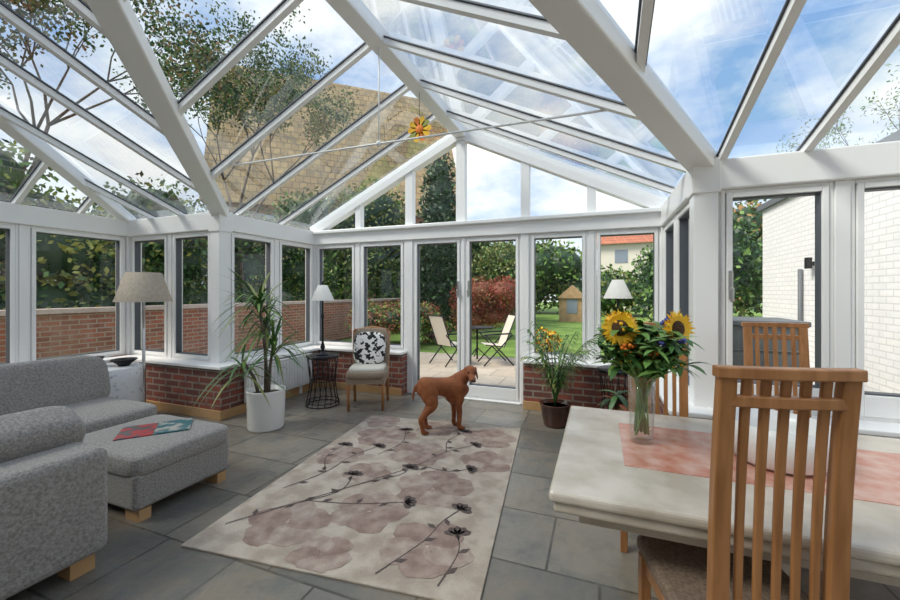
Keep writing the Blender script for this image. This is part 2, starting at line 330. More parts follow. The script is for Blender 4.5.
b.box(-3.86,-3.79,3.35,4.45,.52,.535).box(-3.865,-3.84,3.5,3.55,.0,.3).box(-3.865,-3.84,4.25,4.3,.0,.3); b.done('panel',['rad'],e,bevel=.004)
# ---------------------------------------------------------------- rug
e=empty('floral_rug',(-1.45,2.72,0),math.radians(6.2))
MB().box(-.83,.83,-1.17,1.17,0,.012).done('pile',['rugm'],e,bevel=.004)
b=MB(); zc=[0]
def flower(cx,cy,r,mi,n=5,ph=0):
    for i in range(n):
        zc[0]+=1; z=.0130+zc[0]*.00002
        a=ph+i*2*math.pi/n; px=cx+math.cos(a)*r*.55; py=cy+math.sin(a)*r*.55; vs=[]
        for kk in range(20):
            t=2*math.pi*kk/20; rr=r*.52*(1+.08*math.sin(3*t+i)+.05*math.sin(7*t+ph))
            vs.append((max(-.82,min(.82,px+rr*math.cos(t)*1.05)),max(-1.16,min(1.16,py+rr*math.sin(t)*.9)),z))
        b.add(vs,[tuple(range(20))],(mi+i)%2)
    zc[0]+=1
    for j in range(12):
        a=j*.5236+ph; q=V((cx,cy,.0130+zc[0]*.00002)); d=V((math.cos(a),math.sin(a),0)); n_=V((-d.y,d.x,0))
        b.add([q+d*r*.06-n_*.003,q+d*r*.24-n_*.005,q+d*r*.24+n_*.005,q+d*r*.06+n_*.003],[(0,1,2,3)],0)
for cx,cy,r in((-.42,.62,.27),(.33,-.22,.27),(.02,-.60,.23),(-.40,-.84,.24),(.55,.82,.25),(.02,.96,.22),(-.62,.12,.2),(.03,.32,.25),(.62,.30,.21),(.48,-.84,.24),(-.04,-1.04,.16),(-.24,-.12,.17),(-.62,1.0,.18)):
    flower(cx,cy,r,0 if r>.2 else 1,5,ph=cx*5)
def stem(pts,w=.007):
    P=[V((p[0],p[1],.0152)) for p in pts]; Q=[]
    for i in range(len(P)-1):
        p0=P[max(i-1,0)];p1=P[i];p2=P[i+1];p3=P[min(i+2,len(P)-1)]
        for j in range(5):
            t=j/5; Q.append(.5*((2*p1)+(p2-p0)*t+(2*p0-5*p1+4*p2-p3)*t*t+(3*p1-p0-3*p2+p3)*t**3))
    Q.append(P[-1]); vs=[]
    for i,q in enumerate(Q):
        d=(Q[min(i+1,len(Q)-1)]-Q[max(i-1,0)]).normalized(); n=V((-d.y,d.x,0)); vs+=[q-n*w/2,q+n*w/2]
    b.add(vs,[(2*i,2*i+1,2*i+3,2*i+2) for i in range(len(Q)-1)],2)
    for i in range(2,len(Q)-2,3):
        q=Q[i]; a=random.uniform(0,6.28); d=V((math.cos(a),math.sin(a),0)); n=V((-d.y,d.x,0))
        b.add([q,q+d*.035+n*.018,q+d*.075,q+d*.035-n*.018],[(0,1,2,3)],2)
def dflower(cx,cy,r,a):
    for da in(-1.2,-.6,0,.6,1.2):
        d=V((math.cos(a+da),math.sin(a+da),0)); n=V((-d.y,d.x,0)); q=V((cx,cy,.0156))
        b.add([q,q+d*r*.35+n*r*.22,q+d*r*.8+n*r*.25,q+d*r,q+d*r*.8-n*r*.25,q+d*r*.35-n*r*.22],[(0,1,2,3,4,5)],2)
for st in([(-.75,-.95),(-.45,-.6),(-.2,-.3),(.02,-.1),(.05,.02)],[(-.7,-.5),(-.55,-.2),(-.5,.1),(-.38,.35)],[(.3,-1.1),(.45,-.8),(.5,-.6),(.57,-.45)],[(-.45,-.6),(-.1,-.55),(.2,-.45)],[(-.2,-.3),(.1,.1),(.25,.4),(.45,.6)],[(.25,.4),(.2,.65),(.3,.9)],[(.62,-1.1),(.66,-.85),(.62,-.7)],[(-.55,-.2),(-.7,.05),(-.68,.3)],[(.1,.1),(.35,.05),(.5,.12)],[(-.3,.2),(-.2,.5),(-.28,.8)],[(-.6,-.75),(-.3,-.45),(-.32,-.2)]):
    stem(st); a=math.atan2(st[-1][1]-st[-2][1],st[-1][0]-st[-2][0]); dflower(st[-1][0],st[-1][1],.085,a)
b.done('floral_pattern',['mauve','mauve2','rdark'],e)
# ---------------------------------------------------------------- sofa
e=empty('corner_sofa')
b=MB()
b.box(-4.62,-3.52,.1,2.22,.08,.28).box(-4.62,-4.40,.1,2.22,.28,.66)
b.box(-4.40,-2.60,.18,1.20,.08,.28).box(-4.62,-2.36,-.02,.18,.08,.68)
b.done('base',['fabric'],e,bevel=.035,bseg=4)
MB().box(-2.62,-2.35,.2,1.25,.08,.61).done('arm',['fabric'],e,bevel=.045,bseg=4)
b=MB()
b.ell((-3.93,1.72,.365),(.46,.51,.10),.22,e2=.35,nu=40,nv=20).ell((-3.93,.70,.365),(.46,.50,.10),.22,e2=.35,nu=40,nv=20).ell((-3.03,.74,.365),(.42,.49,.10),.22,e2=.35,nu=40,nv=20)
b.done('seat_cushion',['fabric'],e)
b=MB(); R=Matrix.Rotation(math.radians(-14),3,'Y')
b.ell((-4.28,1.74,.60),(.13,.48,.24),.3,R,e2=.45,nu=40,nv=20).ell((-4.28,.76,.60),(.13,.46,.24),.3,R,e2=.45,nu=40,nv=20)
b.ell((-3.1,.33,.6),(.44,.13,.24),.3,Matrix.Rotation(math.radians(-12),3,'X'),e2=.45,nu=40,nv=20)
b.ell((-2.74,1.00,.60),(.12,.29,.19),.4,Matrix.Rotation(math.radians(28),3,'Y'),e2=.5,nu=40,nv=20)
b.ell((-3.25,.62,.62),(.26,.10,.20),.4,Matrix.Rotation(math.radians(-25),3,'X'),e2=.5)
b.done('back_cushion',['fabric'],e)
b=MB()
for x,y in((-2.45,1.14),(-2.45,.06),(-4.5,2.12),(-3.62,2.12),(-4.5,.1)): b.box(x-.05,x+.06,y-.04,y+.06,0,.08)
b.done('foot',['oak2'],e)
e=empty('ottoman')
MB().box(-3.40,-2.60,1.50,2.15,.07,.30).done('base',['fabric'],e,bevel=.03,bseg=4)
b=MB(); b.ell((-3.0,1.825,.335),(.415,.34,.078),.2,e2=.35,nu=40,nv=20); b.done('cushion',['fabric'],e)
b=MB()
for x in(-3.36,-2.74):
    for y in(1.53,2.05): b.box(x,x+.13,y,y+.07,0,.07)
b.done('foot',['oak2'],e)
e=empty('magazine',(-2.98,1.86,.4145),math.radians(50))
MB().box(-.21,0,-.14,.14,0,.006).done('left_page',['mag1'],e); MB().box(0,.21,-.14,.14,0,.008).done('right_page',['mag2'],e)
e=empty('side_table',(-4.95,2.58,0))
b=MB(); b.lathe([(0,.60),(.28,.60),(.295,.585),(.30,.45),(.31,.25),(.33,.03)],seg=40,pleat=.05); b.done('tablecloth',['cloth'],e)
b=MB(); b.lathe([(0,0),(.04,0),(.05,.03),(.105,.09),(.11,.105),(.10,.10),(.045,.035),(0,.03)]); b.done('black_bowl',['dark'],None,(-5.05,2.5,.60))
b=MB(); b.lathe([(0,0),(.05,0),(.06,.02),(.12,.07),(.115,.075),(.05,.03),(0,.028)]); b.done('small_dish',['dark'],None,(-4.82,2.68,.60))
e=empty('floor_lamp',(-4.86,2.90,0))
b=MB(); b.lathe([(0,0),(.13,0),(.13,.015),(.05,.035),(.02,.06),(.018,.5),(.026,.52),(.016,.55),(.013,1.35),(0,1.35)]); b.done('stand',['metal'],e)
b=MB(); b.lathe([(.27,1.29),(.26,1.31),(.165,1.62),(.16,1.62),(.255,1.31),(.265,1.29)],seg=80,pleat=.02); b.done('pleated_shade',['shade'],e)
def wiretable(loc,H=.58,r=.2):
    e=empty('wire_side_table',loc); b=MB()
    for z,rr in((.0,r),(.04,r),(H-.02,r*.92),(H*.5,r*.75)): b.ring((0,0,z+.008),rr,.006)
    for i in range(16):
        a=2*math.pi*i/16
        b.tube([(rr*math.cos(a+s),rr*math.sin(a+s),z) for z,rr,s in((0.005,r,0),(H*.25,r*.85,.1),(H*.5,r*.75,.2),(H*.75,r*.82,.3),(H,r*.92,.4))],.005,5)
    b.lathe([(0,H),(r,H),(r,H+.015),(0,H+.015)]); b.done('cage',['dark'],e); return e
def tablelamp(loc,H=.92,sc=1):
    e=empty('table_lamp',loc); b=MB()
    b.lathe([(0,0),(.08,0),(.08,.012),(.03,.03),(.018,.06),(.03,.10),(.014,.15),(.012,.45),(.022,.48),(.010,.52),(.010,H-.06),(0,H-.06)]); b.ell((0,0,H),(.014,.014,.02),mi=0); b.tube([(0,0,H-.08),(0,0,H)],.004); b.done('stand',['dark'],e)
    b=MB(); b.lathe([(.14*sc,H-.22),(.055*sc,H-.03),(.05*sc,H-.03),(.135*sc,H-.22)],seg=36)
    b.done('shade',['shadew'],e); return e
wiretable((-3.22,3.96,0),.6,.2); tablelamp((-3.22,3.96,.615),.90)
wiretable((.17,4.34,0),.6,.2); tablelamp((.17,4.34,.615),.94)
# ---------------------------------------------------------------- wicker chair
e=empty('wicker_chair',(-2.66,4.12,0),math.radians(24)); 
b=MB(); b.ell((0,-.02,.42),(.24,.25,.05),.35,nu=32); b.box(-.225,.225,-.25,.20,.32,.42)
b.ell((0,.23,.66),(.23,.035,.28),.4,Matrix.Rotation(math.radians(-9),3,'X'),nu=32); b.done('woven_body',['wicker'],e)
b=MB()
for sx in(-1,1):
    b.tube([(sx*.20,-.21,0),(sx*.205,-.22,.40)],[.016,.022]); b.tube([(sx*.21,.24,0),(sx*.21,.20,.40),(sx*.225,.27,.90)],[.016,.022,.018])
b.tube([(-.225,.27,.90),(0,.285,.94),(.225,.27,.90)],.02); b.done('frame',['oak'],e)
b=MB(); b.ell((0,.11,.69),(.20,.07,.21),.45,Matrix.Rotation(math.radians(-14),3,'X'),e2=.6,nu=32); b.done('floral_cushion',['floral'],e)
b=MB(); b.ell((0,-.02,.475),(.21,.22,.035),.4); b.done('seat_pad',['sling'],e)
# ---------------------------------------------------------------- dining table
e=empty('dining_table')
MB().box(-.165,1.95,1.367,2.45,.680,.72).done('top',['cream'],e,bevel=.014,bseg=3)
MB().box(-.150,1.935,1.382,2.435,.640,.681).done('moulding',['cream'],e,bevel=.012,bseg=3)
MB().box(-.07,1.85,1.46,2.36,.58,.641).done('apron',['cream'],e)
MB().box(.09,1.70,1.67,2.2,.72,.7225).done('granite_inlay',['pink'],e)
b=MB()
for cx in(.62,1.45):
    b.box(cx-.09,cx+.09,1.6,2.22,0,.09); b.lathe([(.12,.09),(.12,.14),(.07,.2),(.10,.32),(.11,.4),(.07,.5),(.12,.58)],(cx,1.91,0))
b.done('pedestal',['cream'],e,bevel=.01)
def dining(loc,rz):
    e=empty('dining_chair',loc,rz); b=MB(); W=.165
    def yb(z): return -.045*((z-.45)/.75)**2 if z>.45 else 0
    def plank(x,w,z0,z1,t=.022,w1=None):
        n=8; vs=[]; w1=w1 or w
        for i in range(n+1):
            z=z0+(z1-z0)*i/n; y=yb(z); ww=w+(w1-w)*i/n
            vs+=[(x-ww/2,y-t/2,z),(x+ww/2,y-t/2,z),(x+ww/2,y+t/2,z),(x-ww/2,y+t/2,z)]
        fs=[]
        for i in range(n):
            for j in range(4): a=i*4+j; c=i*4+(j+1)%4; fs.append((a,c,c+4,a+4))
        fs+=[(3,2,1,0),tuple(n*4+j for j in range(4))]; b.add(vs,fs)
    for sx in(-1,1): plank(sx*(W-.024),.050,.0,1.18,.030,.042)
    for i in range(5): plank(-.092+i*.046,.019,.40,1.18,.014,.024)
    def rail(z,h,t,ex=0):
        n=10; vs=[]
        for i in range(n+1):
            u=-1+2*i/n; x=u*(W+ex); y=yb(z)-.012*(1-u*u)
            vs+=[(x,y-t/2,z-h/2),(x,y+t/2,z-h/2),(x,y+t/2,z+h/2),(x,y-t/2,z+h/2)]
        fs=[]
        for i in range(n):
            for j in range(4): a=i*4+j; c=i*4+(j+1)%4; fs.append((a,a+4,c+4,c))
        fs+=[(0,1,2,3),tuple(n*4+j for j in range(4))[::-1]]; b.add(vs,fs)
    rail(1.193,.030,.036,.004); rail(1.118,.030,.026,-.02); rail(.44,.05,.03,-.02)
    for sx in(-1,1):
        b.box(sx*.195-.018,sx*.195+.018,.38,.416,0,.42); b.box(sx*.19-.011,sx*.19+.011,0,.40,.36,.42); b.box(sx*.17-.01,sx*.17+.01,0,.40,.16,.19)
    b.box(-.19,.19,.385,.41,.36,.42).box(-.19,.19,-.01,.01,.36,.42)
    b.done('frame',['oak'],e,bevel=.004)
    MB().box(-.215,.215,.03,.44,.42,.475).done('seat',['seat'],e,bevel=.02,bseg=3)
dining((.435,1.28,0),math.radians(13)); dining((1.02,2.97,0),math.radians(180)); dining((.33,2.70,0),math.radians(178))
# vase with flowers
e=empty('flower_vase',(.177,1.962,.7225))
b=MB(); b.lathe([(0,.0),(.047,0),(.049,.01),(.053,.15),(.058,.30),(.055,.30),(.050,.15),(.045,.02),(0,.02)],seg=32); b.done('vase',['vase'],e)
b=MB(); b.lathe([(0,.16),(.049,.16)],seg=24); b.done('water',['water'],e)
b=MB()
def sunflower(c,n,r):
    c=V(c);n=V(n).normalized();a,u=frame_of(n)
    R=Matrix((a,u,n)).transposed()
    b.ell(c,(r*.46,r*.46,r*.14),1,R,1,16,8); b.ell(c-n*.01,(r*.4,r*.4,r*.16),1,R,0,12,6)
    for ringi,(q,off,zz) in enumerate(((17,0,.0),(17,.18,-.006),(15,.05,-.011))):
        for i in range(q):
            t=2*math.pi*i/q+off; d=a*math.cos(t)+u*math.sin(t); s_=a*-math.sin(t)+u*math.cos(t); L=r*random.uniform(.92,1.1); w=r*.12
            tip=n*random.uniform(-.015,.018)
            b.add([c+d*r*.38-s_*w*.7+n*zz,c+d*r*.7-s_*w+n*(zz+.008),c+d*L+tip,c+d*r*.7+s_*w+n*(zz+.008),c+d*r*.38+s_*w*.7+n*zz],[(0,1,2,3,4)],2)
    return c
F=V((-.359,.933,0)); Rr=V((.933,.359,0))
heads=[(Rr*-.125+V((0,0,.520))-F*.06,-F-Rr*.15+V((0,0,.15)),.080),(Rr*.135+V((0,0,.515))-F*.05,-F+Rr*.35+V((0,0,.1)),.082),(Rr*.215+V((0,0,.485))+F*.05,F*-.2+Rr+V((0,0,.3)),.06)]
for c,n,r in heads:
    sunflower(c,n,r); b.tube([V((0,0,.03))-V((c.x,c.y,0))*.15,V((0,0,.25))+V((c.x,c.y,0))*.2,V((c.x,c.y,0))*.8+V((0,0,c.z-.08)),c-V(n).normalized()*.02],.005,6,0)
for i in range(95):
    a=random.uniform(0,6.28); r=random.uniform(.03,.18); z=random.uniform(.36,.54)-r*.2; p=V((math.cos(a)*r,math.sin(a)*r,z)); 
    if i%5==0: b.tube([(random.uniform(-.03,.03),random.uniform(-.03,.03),.04),V((p.x*.2,p.y*.2,.27)),p],.003,5,0)
    else: b.tube([V((p.x*.25,p.y*.25,.29)),p],.0025,5,0)
    for j in range(6): b.blade(p,random.uniform(0,6.28),random.uniform(.05,.12),random.uniform(0,.09),.05,random.uniform(.02,.05),random.choice((0,3,3,4)),4)
    if i%5==0:
        m=(2,5,2,6)[(i//5)%4]
        for j in range(7): b.ell(p+V((random.uniform(-.025,.025),random.uniform(-.025,.025),random.uniform(0,.05))),(.009,.009,.009),mi=m,nu=6,nv=4)
b.done('sunflower_bouquet',['stem','disc','petal','g1','g2','blue','orange'],e)
b=MB(); b.lathe([(0,0),(.12,0),(.15,.02),(.165,.10),(.168,.165),(.160,.165),(.155,.10),(.14,.035),(0,.03)],seg=48); b.done('serving_bowl',['pot'],None,(.66,1.92,.7225))
# ---------------------------------------------------------------- plants
e=empty('potted_dracaena',(-3.22,3.08,0))
b=MB(); b.lathe([(0,0),(.165,0),(.175,.02),(.185,.38),(.19,.40),(.175,.40),(.17,.34),(0,.34)],seg=40); b.done('pot',['pot'],e)
b=MB(); b.lathe([(0,.35),(.17,.35)]); b.done('soil',['soil'],e)
b=MB()
for (x,y,h,dx,dy,nn) in((.02,0,1.32,-.12,.0,64),(-.06,.05,1.10,-.10,.10,44),(.07,-.04,.92,.12,-.05,34),(-.03,-.06,.72,-.12,-.10,18)):
    top=V((x+dx,y+dy,h)); b.tube([(x,y,.33),(x+dx*.3,y+dy*.3,.33+(h-.33)*.5),top],[.018,.015,.012],8,0)
    for i in range(nn):
        up=random.random()
        b.blade(top-V((0,0,random.uniform(0,.18))),random.uniform(0,6.28),random.uniform(.30,.60)*(1-.35*up),.02+.50*up,random.uniform(.12,.42),.026,random.choice((1,1,2,3)),7)
b.done('foliage',['bark','g1','g2','y2'],e)
def palm(name,loc,n,L,H,potm='potd'):
    e=empty(name,loc); b=MB(); b.lathe([(0,0),(.11,0),(.12,.02),(.155,.22),(.165,.235),(.15,.235),(.14,.2),(0,.2)],seg=32); b.done('pot',[potm],e)
    b=MB(); b.lathe([(0,.2),(.143,.2)]); b.done('soil',['soil'],e)
    b=MB()
    for i in range(n):
        a=2*math.pi*i/n+random.uniform(-.2,.2); l=L*random.uniform(.45,1.0); ri=H*random.uniform(.75,1.15); dr=ri*random.uniform(.15,.5); h=V((math.cos(a),math.sin(a),0)); P=[]
        for j in range(9):
            t=j/8; P.append(V((0,0,.2))+h*l*t**1.4+V((0,0,ri*t-dr*t*t*t)))
        b.tube(P,[.006]*4+[.004]*5,5,0)
        for j in range(2,9):
            for sg in(-1,1):
                for q in(0,.5):
                    p=P[j] if q==0 or j==8 else P[j].lerp(P[j+1],.5)
                    b.blade(p,a+sg*random.uniform(.5,.9),l*.42*(1.1-abs(j-5)/7),.07,.10,.019,random.choice((0,1,2)),4)
    b.done('fronds',['g1','g2','y2'],e)
palm('potted_palm',(-.44,4.22,0),20,.40,1.0)
e=empty('potted_croton',(.14,3.84,0))
b=MB(); b.lathe([(0,0),(.09,0),(.13,.2),(.12,.2),(0,.17)]); b.done('pot',['potd'],e)
b=MB()
for i in range(60): b.blade((0,0,.2+random.uniform(0,.28)),random.uniform(0,6.28),random.uniform(.12,.22),random.uniform(.0,.15),.12,.05,random.choice((0,1,2,0)),5)
b.tube([(0,0,.15),(0,0,.48)],.012,6,3)
b.done('foliage',['g3','g1','r2','bark'],e)
# ---------------------------------------------------------------- dog
def dog(loc,rz,sc):
    e=empty('dog',loc,rz); e.scale=(sc,)*3
    b=MB()
    b.ctube([(-.29,0,.50),(-.25,0,.505),(-.13,0,.495),(.0,0,.475),(.12,0,.455),(.20,0,.47),(.245,0,.50)],[.06,.10,.098,.108,.132,.125,.08],18)
    b.ell((.13,0,.405),(.13,.095,.135)); b.ell((-.21,0,.475),(.12,.105,.105)); b.ell((.14,0,.545),(.11,.06,.055))
    hy=math.radians(-104); hd=V((math.cos(hy),math.sin(hy),-.26)).normalized(); hc=V((.29,-.07,.645)); up=V((0,0,1)); up=(up-hd*up.dot(hd)).normalized(); side=up.cross(hd).normalized()
    b.ctube([(.14,0,.49),(.20,-.01,.55),(.25,-.035,.60),hc-hd*.02-up*.01],[.115,.092,.072,.060],14)
    R3=Matrix((hd,side,up)).transposed()
    b.ell(hc,(.085,.066,.062),1,R3); b.ell(hc+hd*.045-up*.014,(.062,.055,.048),1,R3)
    b.ell(hc+hd*.120-up*.026,(.078,.037,.034),.8,R3); b.ell(hc+hd*.11-up*.044,(.066,.034,.024),.8,R3)
    for sy in(-1,1):
        b.ell((.14,sy*.06,.43),(.075,.052,.115))
        b.ctube([(.14,sy*.07,.46),(.155,sy*.08,.36),(.14,sy*.082,.28),(.15,sy*.08,.22),(.15,sy*.08,.10),(.145,sy*.08,.05),(.160,sy*.08,.02)],[.05,.054,.041,.034,.027,.026,.028],12)
        b.ell((.175,sy*.08,.019),(.046,.033,.020))
        dx=-.02 if sy<0 else .07
        b.ell((-.19+dx*.2,sy*.06,.43),(.098,.060,.125)); b.ell((-.175+dx*.3,sy*.068,.38),(.082,.055,.095))
        b.ctube([(-.20+dx*.1,sy*.065,.44),(-.170+dx*.3,sy*.075,.36),(-.165+dx*.5,sy*.08,.30),(-.222+dx*.8,sy*.08,.235),(-.280+dx,sy*.08,.165),(-.272+dx,sy*.08,.12),(-.260+dx,sy*.08,.06),(-.253+dx,sy*.08,.02)],[.05,.070,.060,.041,.031,.028,.025,.027],12)
        b.ell((-.233+dx,sy*.08,.019),(.047,.033,.020))
    b.ctube([(-.29,0,.53),(-.335,0,.50),(-.36,0,.43),(-.365,0,.35)],[.030,.022,.015,.008],8)
    b.done('body',['dog'],e,remesh=.0075,smooth=5)
    b=MB()
    for sg in(-1,1):
        Re=R3@Matrix.Rotation(math.radians(sg*12),3,'X')
        b.ell(hc+side*sg*.074-up*.034-hd*.004,(.042,.010,.074),1,Re,0,16,12)
        b.ell(hc+side*sg*.058+up*.024-hd*.006,(.032,.016,.020),1,R3,0,12,8)
    b.done('ears',['dog'],e)
    b=MB()
    for sg in(-1,1): b.ell(hc+hd*.072+side*sg*.036+up*.018,(.011,.011,.011),mi=0,nu=10,nv=8)
    b.ell(hc+hd*.194-up*.016,(.015,.021,.016),.9,R3,1,10,8)
    b.ell(hc+hd*.145-up*.046,(.046,.036,.003),.8,R3,0,12,6)
    b.done('face',['eye','nose'],e)
dog((-1.47,3.66,.0125),math.radians(43),.90)
# ---------------------------------------------------------------- exterior
GZ=-.06
MB().box(-45,25,-12,60,-.4,GZ-.03).done('lawn',['lawn'])
MB().box(-6.8,2.8,YF+.12,8.6,GZ-.03,GZ).done('patio',['patio'])
MB().box(3.75,9,-3,YS+.1,GZ-.03,GZ).done('patio_side',['patio'])
b=MB(); b.box(-7.75,-7.5,-6,15,GZ,1.08,0).box(-7.80,-7.45,-6,15,1.08,1.15,1); b.done('garden_wall',['gbrick','slab'])
e=empty('white_outbuilding'); MB().box(2.9,7.5,3.9,9.1,GZ,2.95).done('walls',['wbrick'],e)
MB().box(2.84,7.6,3.84,9.2,2.95,3.05).done('roof_fascia',['grey'],e); 
b=MB(); b.box(2.84,2.90,7.12,7.18,1.78,1.84).box(2.79,2.85,7.11,7.19,1.74,1.90); b.done('wall_light',['dark'],e)
b=MB(); b.tube([(2.86,7.5,GZ),(2.86,7.5,1.75)],.03,10); b.done('downpipe',['grey'],e)
b=MB(); b.box(1.35,2.2,5.6,6.4,GZ,1.0).box(1.32,2.23,5.57,6.43,1.0,1.06)
for z in(.2,.45,.7): b.box(1.335,2.215,5.585,6.415,z,z+.02)
b.done('garden_storage_box',['grey'],bevel=.01)
def patiochair(loc,rz):
    e=empty('patio_chair',loc,rz); b=MB()
    for sx in(-.26,.26):
        b.tube([(sx,-.28,.014),(sx,.30,.62)],.014).tube([(sx,.32,.014),(sx,-.25,.62)],.014).tube([(sx,-.28,.62),(sx,.28,.64)],.016).tube([(sx*.9,-.24,.42),(sx*.9,.14,.38),(sx*.9,.38,1.0)],.012)
    b.tube([(-.24,.38,1.0),(.24,.38,1.0)],.012); b.done('frame',['dark'],e)
    MB().add([(-.23,-.24,.42),(.23,-.24,.42),(.23,.14,.385),(-.23,.14,.385),(.23,.37,.98),(-.23,.37,.98)],[(0,1,2,3),(3,2,4,5)]).done('sling',['sling'],e)
patiochair((-2.0,7.7,GZ),math.radians(-60)); patiochair((-2.85,7.4,GZ),math.radians(150))
e=empty('patio_table',(-2.5,8.15,GZ)); b=MB(); b.lathe([(0,.68),(.36,.68),(.36,.70),(0,.70)]).tube([(0,0,0),(0,0,.68)],.02)
for i in range(3): a=i*2.1; b.tube([(0,0,.25),(.28*math.cos(a),.28*math.sin(a),.012)],.012)
b.done('body',['dark'],e)
def house(name,loc,rz,w,d,he,hr,rm,wm,ch=True):
    e=empty(name,loc,rz); MB().box(-w/2,w/2,-d/2,d/2,0,he).done('walls',[wm],e)
    b=MB(); o=.4
    b.add([(-w/2-o,-d/2-o,he-.1),(w/2+o,-d/2-o,he-.1),(w/2+o,0,hr),(-w/2-o,0,hr),(w/2+o,d/2+o,he-.1),(-w/2-o,d/2+o,he-.1)],[(0,1,2,3),(3,2,4,5),(1,4,2),(0,3,5)]); b.done('roof',[rm],e)
    b=MB(); 
    for x in(-w*.3,0,w*.3): b.box(x-.5,x+.5,-d/2-.03,-d/2+.05,he-1.7,he-.6)
    b.done('house_window',['panel'],e)
    if ch: MB().box(w*.25,w*.25+.8,-.4,.4,hr-1,hr+.9).done('chimney',['gbrick'],e)
    return e
h1=house('neighbour_house',(4.6,39,GZ),math.radians(-4),9,7,5.6,8.9,'rtile','render')
b=MB()
for i in range(4): b.add([(-3.6+i*1.1,-3.0,6.45),(-2.7+i*1.1,-3.0,6.45),(-2.7+i*1.1,-1.8,7.5),(-3.6+i*1.1,-1.8,7.5)],[(0,1,2,3)])
b.done('solar_panel',['panel'],h1)
house('reflection_house',(-17.5,23.5,GZ),math.radians(42),15,8,6.6,16.5,'tan','gbrick',False)  # added house, stands in for tan reflections in the left roof panes
e=empty('garden_shed',(-1.3,20.8,GZ)); MB().box(-.62,.62,-.55,.55,-.03,1.2).done('walls',['shed'],e)
MB().add([(-.72,-.65,1.15),(0,-.65,1.8),(.72,-.65,1.15),(-.72,.65,1.15),(0,.65,1.8),(.72,.65,1.15)],[(0,1,4,3),(1,2,5,4),(0,2,1),(3,4,5)]).done('roof',['shed'],e)
MB().box(-.25,.25,-.57,-.53,.4,1.1).done('pane',['panel'],e)
def foliage(name,blobs,n,size,mats,trunk=None,core=.68,coremat='g3'):
    e=empty(name); tot=sum(r[0]*r[1]+r[2]*r[0] for _,r in blobs); vs=[];mi=[]
    for c,r in blobs:
        k_=max(20,int(n*(r[0]*r[1]+r[2]*r[0])/tot))
        d=rng.normal(size=(k_,3)); d/=np.linalg.norm(d,axis=1)[:,None]
        rad=rng.uniform(.62,1.15,size=(k_,1)); p=np.array(c)+d*rad*np.array(r)
        p[:,2]=np.maximum(p[:,2],GZ+.03)
        a=rng.normal(size=(k_,3)); a/=np.linalg.norm(a,axis=1)[:,None]; bb=np.cross(a,rng.normal(size=(k_,3))); bb/=np.linalg.norm(bb,axis=1)[:,None]
        s_=size*rng.uniform(.6,1.3,size=(k_,1)); q=np.stack([p-a*s_,p-bb*s_*.55,p+a*s_,p+bb*s_*.55],1).reshape(-1,3)
        vs.append(q)
        dom=rng.integers(0,len(mats)); mi.append(np.where(rng.random(k_)<.45,dom,rng.integers(0,len(mats),k_)))
    vs=np.concatenate(vs); mi=np.concatenate(mi); k_=len(mi)
    me=bpy.data.meshes.new(name+'_leaves'); me.from_pydata(vs.tolist(),[],np.arange(4*k_).reshape(-1,4).tolist())
    for m in mats: me.materials.append(M[m])
    me.polygons.foreach_set('material_index',mi.astype(np.int32)); me.update()
    ob=bpy.data.objects.new('leaves',me); S.collection.objects.link(ob); ob.parent=e
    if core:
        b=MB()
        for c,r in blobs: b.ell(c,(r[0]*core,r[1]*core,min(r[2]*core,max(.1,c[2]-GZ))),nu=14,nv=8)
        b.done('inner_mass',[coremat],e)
    if trunk:
        b=MB(); b.tube([(trunk[0],trunk[1],GZ-.02),(trunk[0]+.1,trunk[1],trunk[2]*.5),(trunk[0],trunk[1]+.1,trunk[2])],[trunk[3],trunk[3]*.8,trunk[3]*.4],8); b.done('trunk',['bark'],e)
def blobs(n,x,y,z,r,sq=.8):
    return [((random.uniform(*x),random.uniform(*y),random.uniform(*z)),(lambda q:(q,q,q*sq))(random.uniform(*r))) for _ in range(n)]
foliage('left_hedge',blobs(58,(-11.2,-9.6),(-5,11.5),(1.4,3.5),(.8,1.25))+[((-9.8+random.uniform(-.3,.2),-5+i*.75,.95),(.85,.85,.95)) for i in range(23)],60000,.07,['g1','y2','g2','g3','y1'])
foliage('back_hedge',blobs(26,(-9.5,-2),(26,29),(.9,3.8),(1.5,2.4))+blobs(14,(-2,9),(26,28),(.7,1.9),(1.3,2.0)),18000,.17,['g1','g2','g3','y2'])
foliage('garden_tree',blobs(26,(-13.5,-9.2),(14,18),(1.4,5.4),(1.1,1.7)),24000,.10,['g1','g2','g3','y2'],(-11.5,16,4,.2),core=.62)
foliage('conifer',[((-5.9,14.2,z),(1.25*(1-z/9)+.15,1.25*(1-z/9)+.15,.9)) for z in(.9,1.5,2.1,2.9,3.7,4.5,5.3,6.0)],9000,.09,['g3','g3','g1'],(-5.9,14.2,5,.15))
foliage('garden_tree',blobs(8,(-4.9,-3.6),(17,20),(1.0,2.9),(.8,1.2)),8000,.085,['g1','g2','y2'],(-4.2,18.5,2,.14))
foliage('garden_tree',blobs(9,(5,9),(19,23),(1.5,4.6),(1.4,2.0)),6000,.15,['g1','g2','o1','y2'],(7,21,3,.2))
foliage('garden_tree',blobs(8,(1.8,4.2),(12,15.5),(.8,3.0),(.8,1.2)),10000,.08,['g1','g2','g3'],(2.9,14,2,.14))
foliage('garden_tree',blobs(9,(-8.2,-6.4),(18.5,22),(1.0,4.2),(1.0,1.5)),9000,.10,['g2','y2','g1'],(-7,20,3,.14))
foliage('red_shrub',blobs(9,(-4.0,-2.7),(11.6,12.8),(.5,1.5),(.45,.7)),8000,.045,['r1','r2','r1','o1'],coremat='r2')
foliage('flower_border',blobs(18,(-6.5,-4.4),(9.0,10.6),(.3,.9),(.3,.5)),9000,.045,['g1','g2','y1','r2'])
